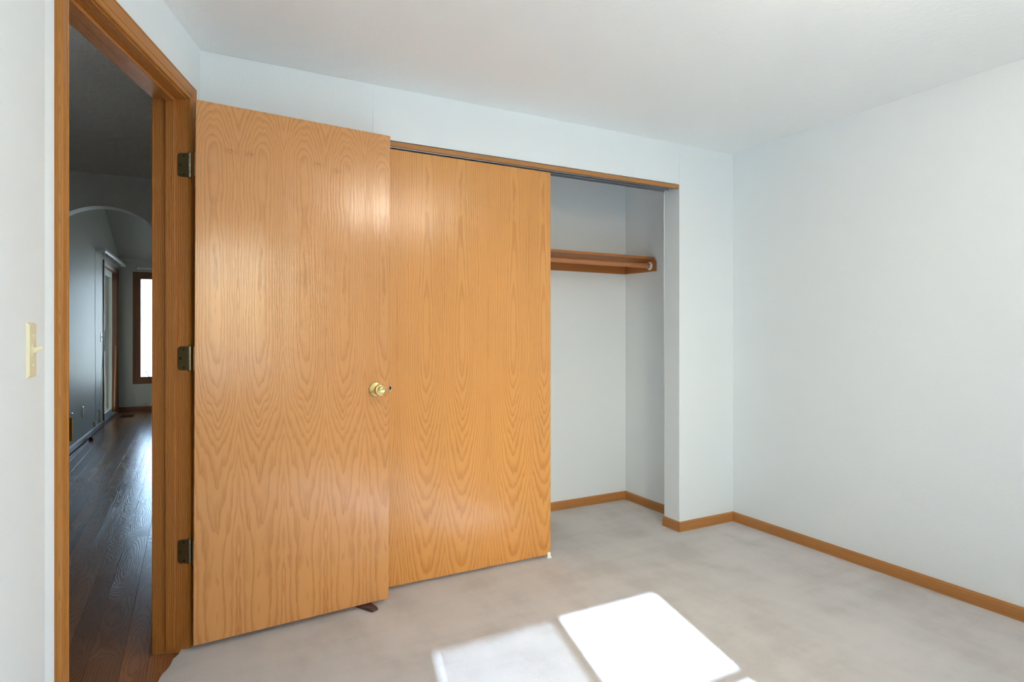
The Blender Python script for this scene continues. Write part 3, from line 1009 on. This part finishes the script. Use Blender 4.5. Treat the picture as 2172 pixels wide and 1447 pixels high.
m.box(FWX0 + b, FWX1 - b, FAR_Y + 0.01, FAR_Y + 0.10, FWZ0, FWZ0 + b)
m.build('sash', M['dark_wood'], w2, grain=Z)
MB().box(FWX0 + b, FWX1 - b, FAR_Y + 0.06, FAR_Y + 0.064, FWZ0 + b, FWZ1 - b).build('pane', M['glass'], w2)
m = MB()
m.tube((-0.555, FAR_Y + 0.005, FWZ0 + 0.02), (-0.555, FAR_Y - 0.02, FWZ0 + 0.035), 0.008, 10)
m.tube((-0.555, FAR_Y - 0.02, FWZ0 + 0.035), (-0.60, FAR_Y - 0.035, FWZ0 + 0.125), 0.006, 10)
m.tube((-0.60, FAR_Y - 0.035, FWZ0 + 0.125), (-0.605, FAR_Y - 0.055, FWZ0 + 0.13), 0.008, 10)
m.build('crank_handle', M['black'], w2)

# other far room window (lights the room from the side)
w3 = structure(empty('window_3', (3.62, 7.6, 0.5)), 'wide white framed window of the far room', 'window')
m = MB()
m.box(3.61, 3.69, 7.0, 7.05, 0.9, 1.9)
m.box(3.61, 3.69, 8.15, 8.2, 0.9, 1.9)
m.box(3.61, 3.69, 7.05, 8.15, 0.9, 0.95)
m.box(3.61, 3.69, 7.05, 8.15, 1.85, 1.9)
m.build('window_frame', M['vinyl'], w3)
MB().box(3.648, 3.652, 7.05, 8.15, 0.95, 1.85).build('pane', M['glass'], w3)

# curtain rod over the far window
cr = empty('curtain_rod', (-0.2, FAR_Y - 0.06, 2.15), 'thin white curtain rod above the bright far window', 'curtain rod')
MB().tube((-0.70, FAR_Y - 0.065, 2.145), (0.40, FAR_Y - 0.065, 2.145), 0.011, 14).build('rod', M['white_plastic'], cr)
for xx in (-0.70, 0.40):
    MB().box(xx - 0.012, xx + 0.012, FAR_Y - 0.072, FAR_Y, 2.13, 2.16).build('bracket', M['white_plastic'], cr, bevel=0.003)

# sliding patio door
d3 = structure(empty('door_3', far_wall(9.9, 0, 0)), 'glass sliding patio door in an oak frame beyond the arch', 'door')
SC = [(w * 1.05, t) for w, t in CAS]
MB().sweep(F0 + FD * SY1, F0 + FD * SY1 + Z * STOP, FD, FN, SC, m1=(1, 0)).build('casing', M['dark_wood'], d3, grain=Z)
MB().sweep(F0 + FD * SY0, F0 + FD * SY0 + Z * STOP, -FD, FN, SC, m1=(1, 0)).build('casing', M['dark_wood'], d3, grain=Z)
MB().sweep(F0 + FD * SY0 + Z * STOP, F0 + FD * SY1 + Z * STOP, Z, FN, SC, m0=(-1, 0), m1=(1, 0)).build('casing', M['dark_wood'], d3, grain=FD)
m = MB()
m.obox(*ff, (SY0, SY0 + 0.02, -0.13, 0, Z0, STOP))
m.obox(*ff, (SY1 - 0.02, SY1, -0.13, 0, Z0, STOP))
m.obox(*ff, (SY0 + 0.02, SY1 - 0.02, -0.13, 0, STOP - 0.02, STOP))
m.build('jamb', M['dark_wood'], d3, grain=Z)
MB().obox(*ff, (SY0 + 0.02, SY1 - 0.02, -0.13, 0.004, WOODZ, 0.02)).build('sill_track', M['alu'], d3)


def sash(q0, q1, n0, n1, name):
    b = 0.055
    m = MB()
    m.obox(*ff, (q0, q0 + b, n0, n1, 0.02, STOP - 0.02))
    m.obox(*ff, (q1 - b, q1, n0, n1, 0.02, STOP - 0.02))
    m.obox(*ff, (q0 + b, q1 - b, n0, n1, STOP - 0.02 - 0.07, STOP - 0.02))
    m.obox(*ff, (q0 + b, q1 - b, n0, n1, 0.02, 0.10))
    o = m.build(name, M['vinyl'], d3)
    MB().obox(*ff, (q0 + b, q1 - b, (n0 + n1) / 2 - 0.003, (n0 + n1) / 2 + 0.003, 0.10, STOP - 0.09)).build('pane', M['glass'], o)
    return o


s1 = sash(0.48, SY1 - 0.021, -0.060, -0.025, 'sliding_sash')
sash(SY0 + 0.021, 0.60, -0.110, -0.075, 'fixed_sash')
m = MB()
hp = F0 + FD * (SY1 - 0.05) + FN * 0.0
for zz in (0.98, 1.16):
    m.tube(hp + Z * zz - FN * 0.03, hp + Z * zz + FN * 0.004, 0.006, 10)
m.tube(hp + FN * 0.004 + Z * 0.94, hp + FN * 0.004 + Z * 1.20, 0.011, 12)
m.build('handle', M['black'], s1)

# stick that blocks the patio door, leaning in the frame
q = F0 + FD * (SY0 + 0.06)
m = MB().tube(q - FN * 0.020 + Z * 0.021 + FD * 0.05, q - FN * 0.012 + Z * 0.99 - FD * 0.028, 0.011, 10)
tag(m.build('wooden_stick', M['jamb'], grain=Z), 'wooden security stick leaning inside the patio door frame', 'stick')

# traverse rail above the patio door, with cords
rl = empty('traverse_rail', far_wall(9.6, 0.04, 2.17), 'white curtain traverse rail above the sliding patio door', 'curtain rail')
ra, rb = far_wall(8.70, 0.082, 2.175), far_wall(10.60, 0.082, 2.175)
MB().sweep(ra, rb, Z, FN, [(-0.022, -0.012), (0.022, -0.012), (0.022, 0.008), (0.010, 0.014), (-0.010, 0.014), (-0.022, 0.008)]).build('rail', M['vinyl'], rl)
for y in (8.70, 10.57):
    MB().sweep(far_wall(y, 0, 2.175), far_wall(y, 0.082, 2.175), Z, FD, [(-0.026, -0.014), (0.026, -0.014), (0.026, 0.014), (-0.026, 0.014)]).build('bracket', M['vinyl'], rl, bevel=0.004)
for i in range(9):
    p = far_wall(8.80 + i * 0.19, 0.076, 2.145)
    MB().obox(p, FD, FN, Z, (-0.010, 0.010, -0.006, 0.006, -0.014, 0.012)).build('carrier', M['white_plastic'], rl)
MB().tube(far_wall(8.54, 0.012, 2.16), far_wall(8.57, 0.014, 0.10), 0.0022, 8).build('cord', M['white_plastic'], rl)
m = MB().tube(far_wall(9.02, 0.05, 2.15), far_wall(8.98, 0.03, 0.93), 0.0025, 8)
m.tube(far_wall(8.98, 0.03, 0.93), far_wall(8.74, 0.03, 0.25), 0.0025, 8)
m.build('cord', M['white_plastic'], rl)
MB().lathe(far_wall(8.74, 0.03, 0.25), -Z, [(0.0, 0), (0.016, 0.002), (0.015, 0.03), (0.006, 0.04), (0.010, 0.05), (0.017, 0.12), (0.015, 0.16), (0, 0.162)], 14
           ).build('tassel', M['ivory'], rl)
MB().obox(far_wall(8.57, 0, 0.10), FD, FN, Z, (-0.04, 0.04, 0, 0.022, -0.03, 0.025)).build('cord_tensioner', M['ivory'], rl, bevel=0.005)

# plates on that wall
for (y, z, kind, lab) in ((7.865, 0.322, 'outlet', 'ivory wall outlet beyond the arch nearer the patio door'),
                          (7.31, 0.322, 'jack', 'ivory wall jack plate low on the wall beyond the arch nearer the hall')):
    t, P = plate_frame(far_wall(y, 0, z), -FD, Z, FN, 'wall_outlet' if kind == 'outlet' else 'wall_jack', lab, 'outlet')
    if kind == 'outlet':
        for zz in (0.020, -0.020):
            MB().lathe(P(0, zz, 0.006), FN, [(0.0165, 0), (0.0165, 0.0018), (0.0, 0.0018)], 18).build('socket', M['ivory'], t)
    else:
        MB().lathe(P(0, 0, 0.006), FN, [(0.009, 0), (0.008, 0.006), (0.005, 0.007), (0.005, 0.022), (0.0, 0.022)], 14).build('connector', M['alu'], t)
t, P = plate_frame(far_wall(9.06, 0, 1.12), -FD, Z, FN, 'light_switch', 'white light switch beside the sliding patio door', 'light switch')
toggle(t, P, Z, FN)

# floor register and stray wedge
rg = empty('floor_register', (-0.80, 10.07, WOODZ), 'dark metal floor register on the wood floor near the far window', 'register')
m = MB()
x0, x1, y0, y1 = -0.885, -0.72, 9.94, 10.20
m.box(x0, x1, y0, y0 + 0.015, WOODZ, WOODZ + 0.006)
m.box(x0, x1, y1 - 0.015, y1, WOODZ, WOODZ + 0.006)
m.box(x0, x0 + 0.015, y0 + 0.015, y1 - 0.015, WOODZ, WOODZ + 0.006)
m.box(x1 - 0.015, x1, y0 + 0.015, y1 - 0.015, WOODZ, WOODZ + 0.006)
m.build('frame', M['register'], rg)
for i in range(12):
    yb = y0 + 0.02 + i * 0.0188
    MB().box(x0 + 0.015, x1 - 0.015, yb, yb + 0.008, WOODZ + 0.0005, WOODZ + 0.004).build('slat', M['register'], rg)
m = MB()
c = V((-0.975, 8.08, WOODZ))
m.add([c + V(p) for p in ((-0.02, -0.05, 0), (0.02, -0.05, 0), (0.02, 0.06, 0), (-0.02, 0.06, 0), (-0.018, -0.05, 0.03), (0.018, -0.05, 0.03), (0.018, 0.06, 0.004), (-0.018, 0.06, 0.004))],
      [(0, 3, 2, 1), (4, 5, 6, 7), (0, 1, 5, 4), (1, 2, 6, 5), (2, 3, 7, 6), (3, 0, 4, 7)])
tag(m.build('floor_wedge', M['rubber'], bevel=0.003), 'tiny brown wedge lying on the wood floor by the baseboard', 'doorstop')

# ------------------------------------------------------------------ outdoors
g = MB().box(-60, 60, -60, 80, -0.75, -0.55)
structure(g.build('ground', M['lawn']), 'sunlit dry lawn outside the windows', 'ground')
nh = empty('neighbour_house', (0, 26, -0.55), 'white neighbouring house with a pale roof seen through the far window', 'house')
MB().box(-16, 9, 26, 34, -0.55, 1.75).build('wall', M['siding'], nh)
m = MB()
m.add([(-16.5, 25.5, 1.95), (9.5, 25.5, 1.95), (9.5, 30, 4.4), (-16.5, 30, 4.4), (9.5, 34.5, 1.95), (-16.5, 34.5, 1.95)],
      [(0, 1, 2, 3), (3, 2, 4, 5), (0, 3, 5), (1, 4, 2), (0, 5, 4, 1)])
m.build('roof', M['roofing'], nh)
MB().box(-16.5, 9.5, 25.45, 25.6, 1.72, 1.97).build('fascia', M['gutter'], nh)

# patio roof and fence added outside the sliding door to block light
pc = empty('added_patio_roof', far_wall(9.9, -1.6, -0.55), 'added roof on posts that keeps sun out of the sliding patio door', 'patio roof')
MB().obox(*ff, (0.02, 5.35, -3.2, -0.17, 2.45, 2.55)).build('roof', M['siding'], pc)  # added roof, stretched to stop sun streaks on the far wall
for q_ in (0.1, 2.7, 5.2):
    MB().obox(*ff, (q_, q_ + 0.1, -3.15, -3.05, -0.55, 2.45)).build('post', M['siding'], pc)
fe = empty('added_patio_fence', far_wall(9.9, -3.6, -0.55), 'added grey board fence that dims the glass of the sliding patio door', 'fence')  # added boards, raised to keep the patio door glass dim
for i_ in range(50):
    MB().obox(*ff, (-1.2 + i_ * 0.15, -1.2 + i_ * 0.15 + 0.142, -3.62, -3.60, -0.55, 2.3)).build('board', M['roofing'], fe)
for z_ in (-0.1, 1.2):
    MB().obox(*ff, (-1.2, 6.3, -3.66, -3.62, z_, z_ + 0.09)).build('rail', M['roofing'], fe)
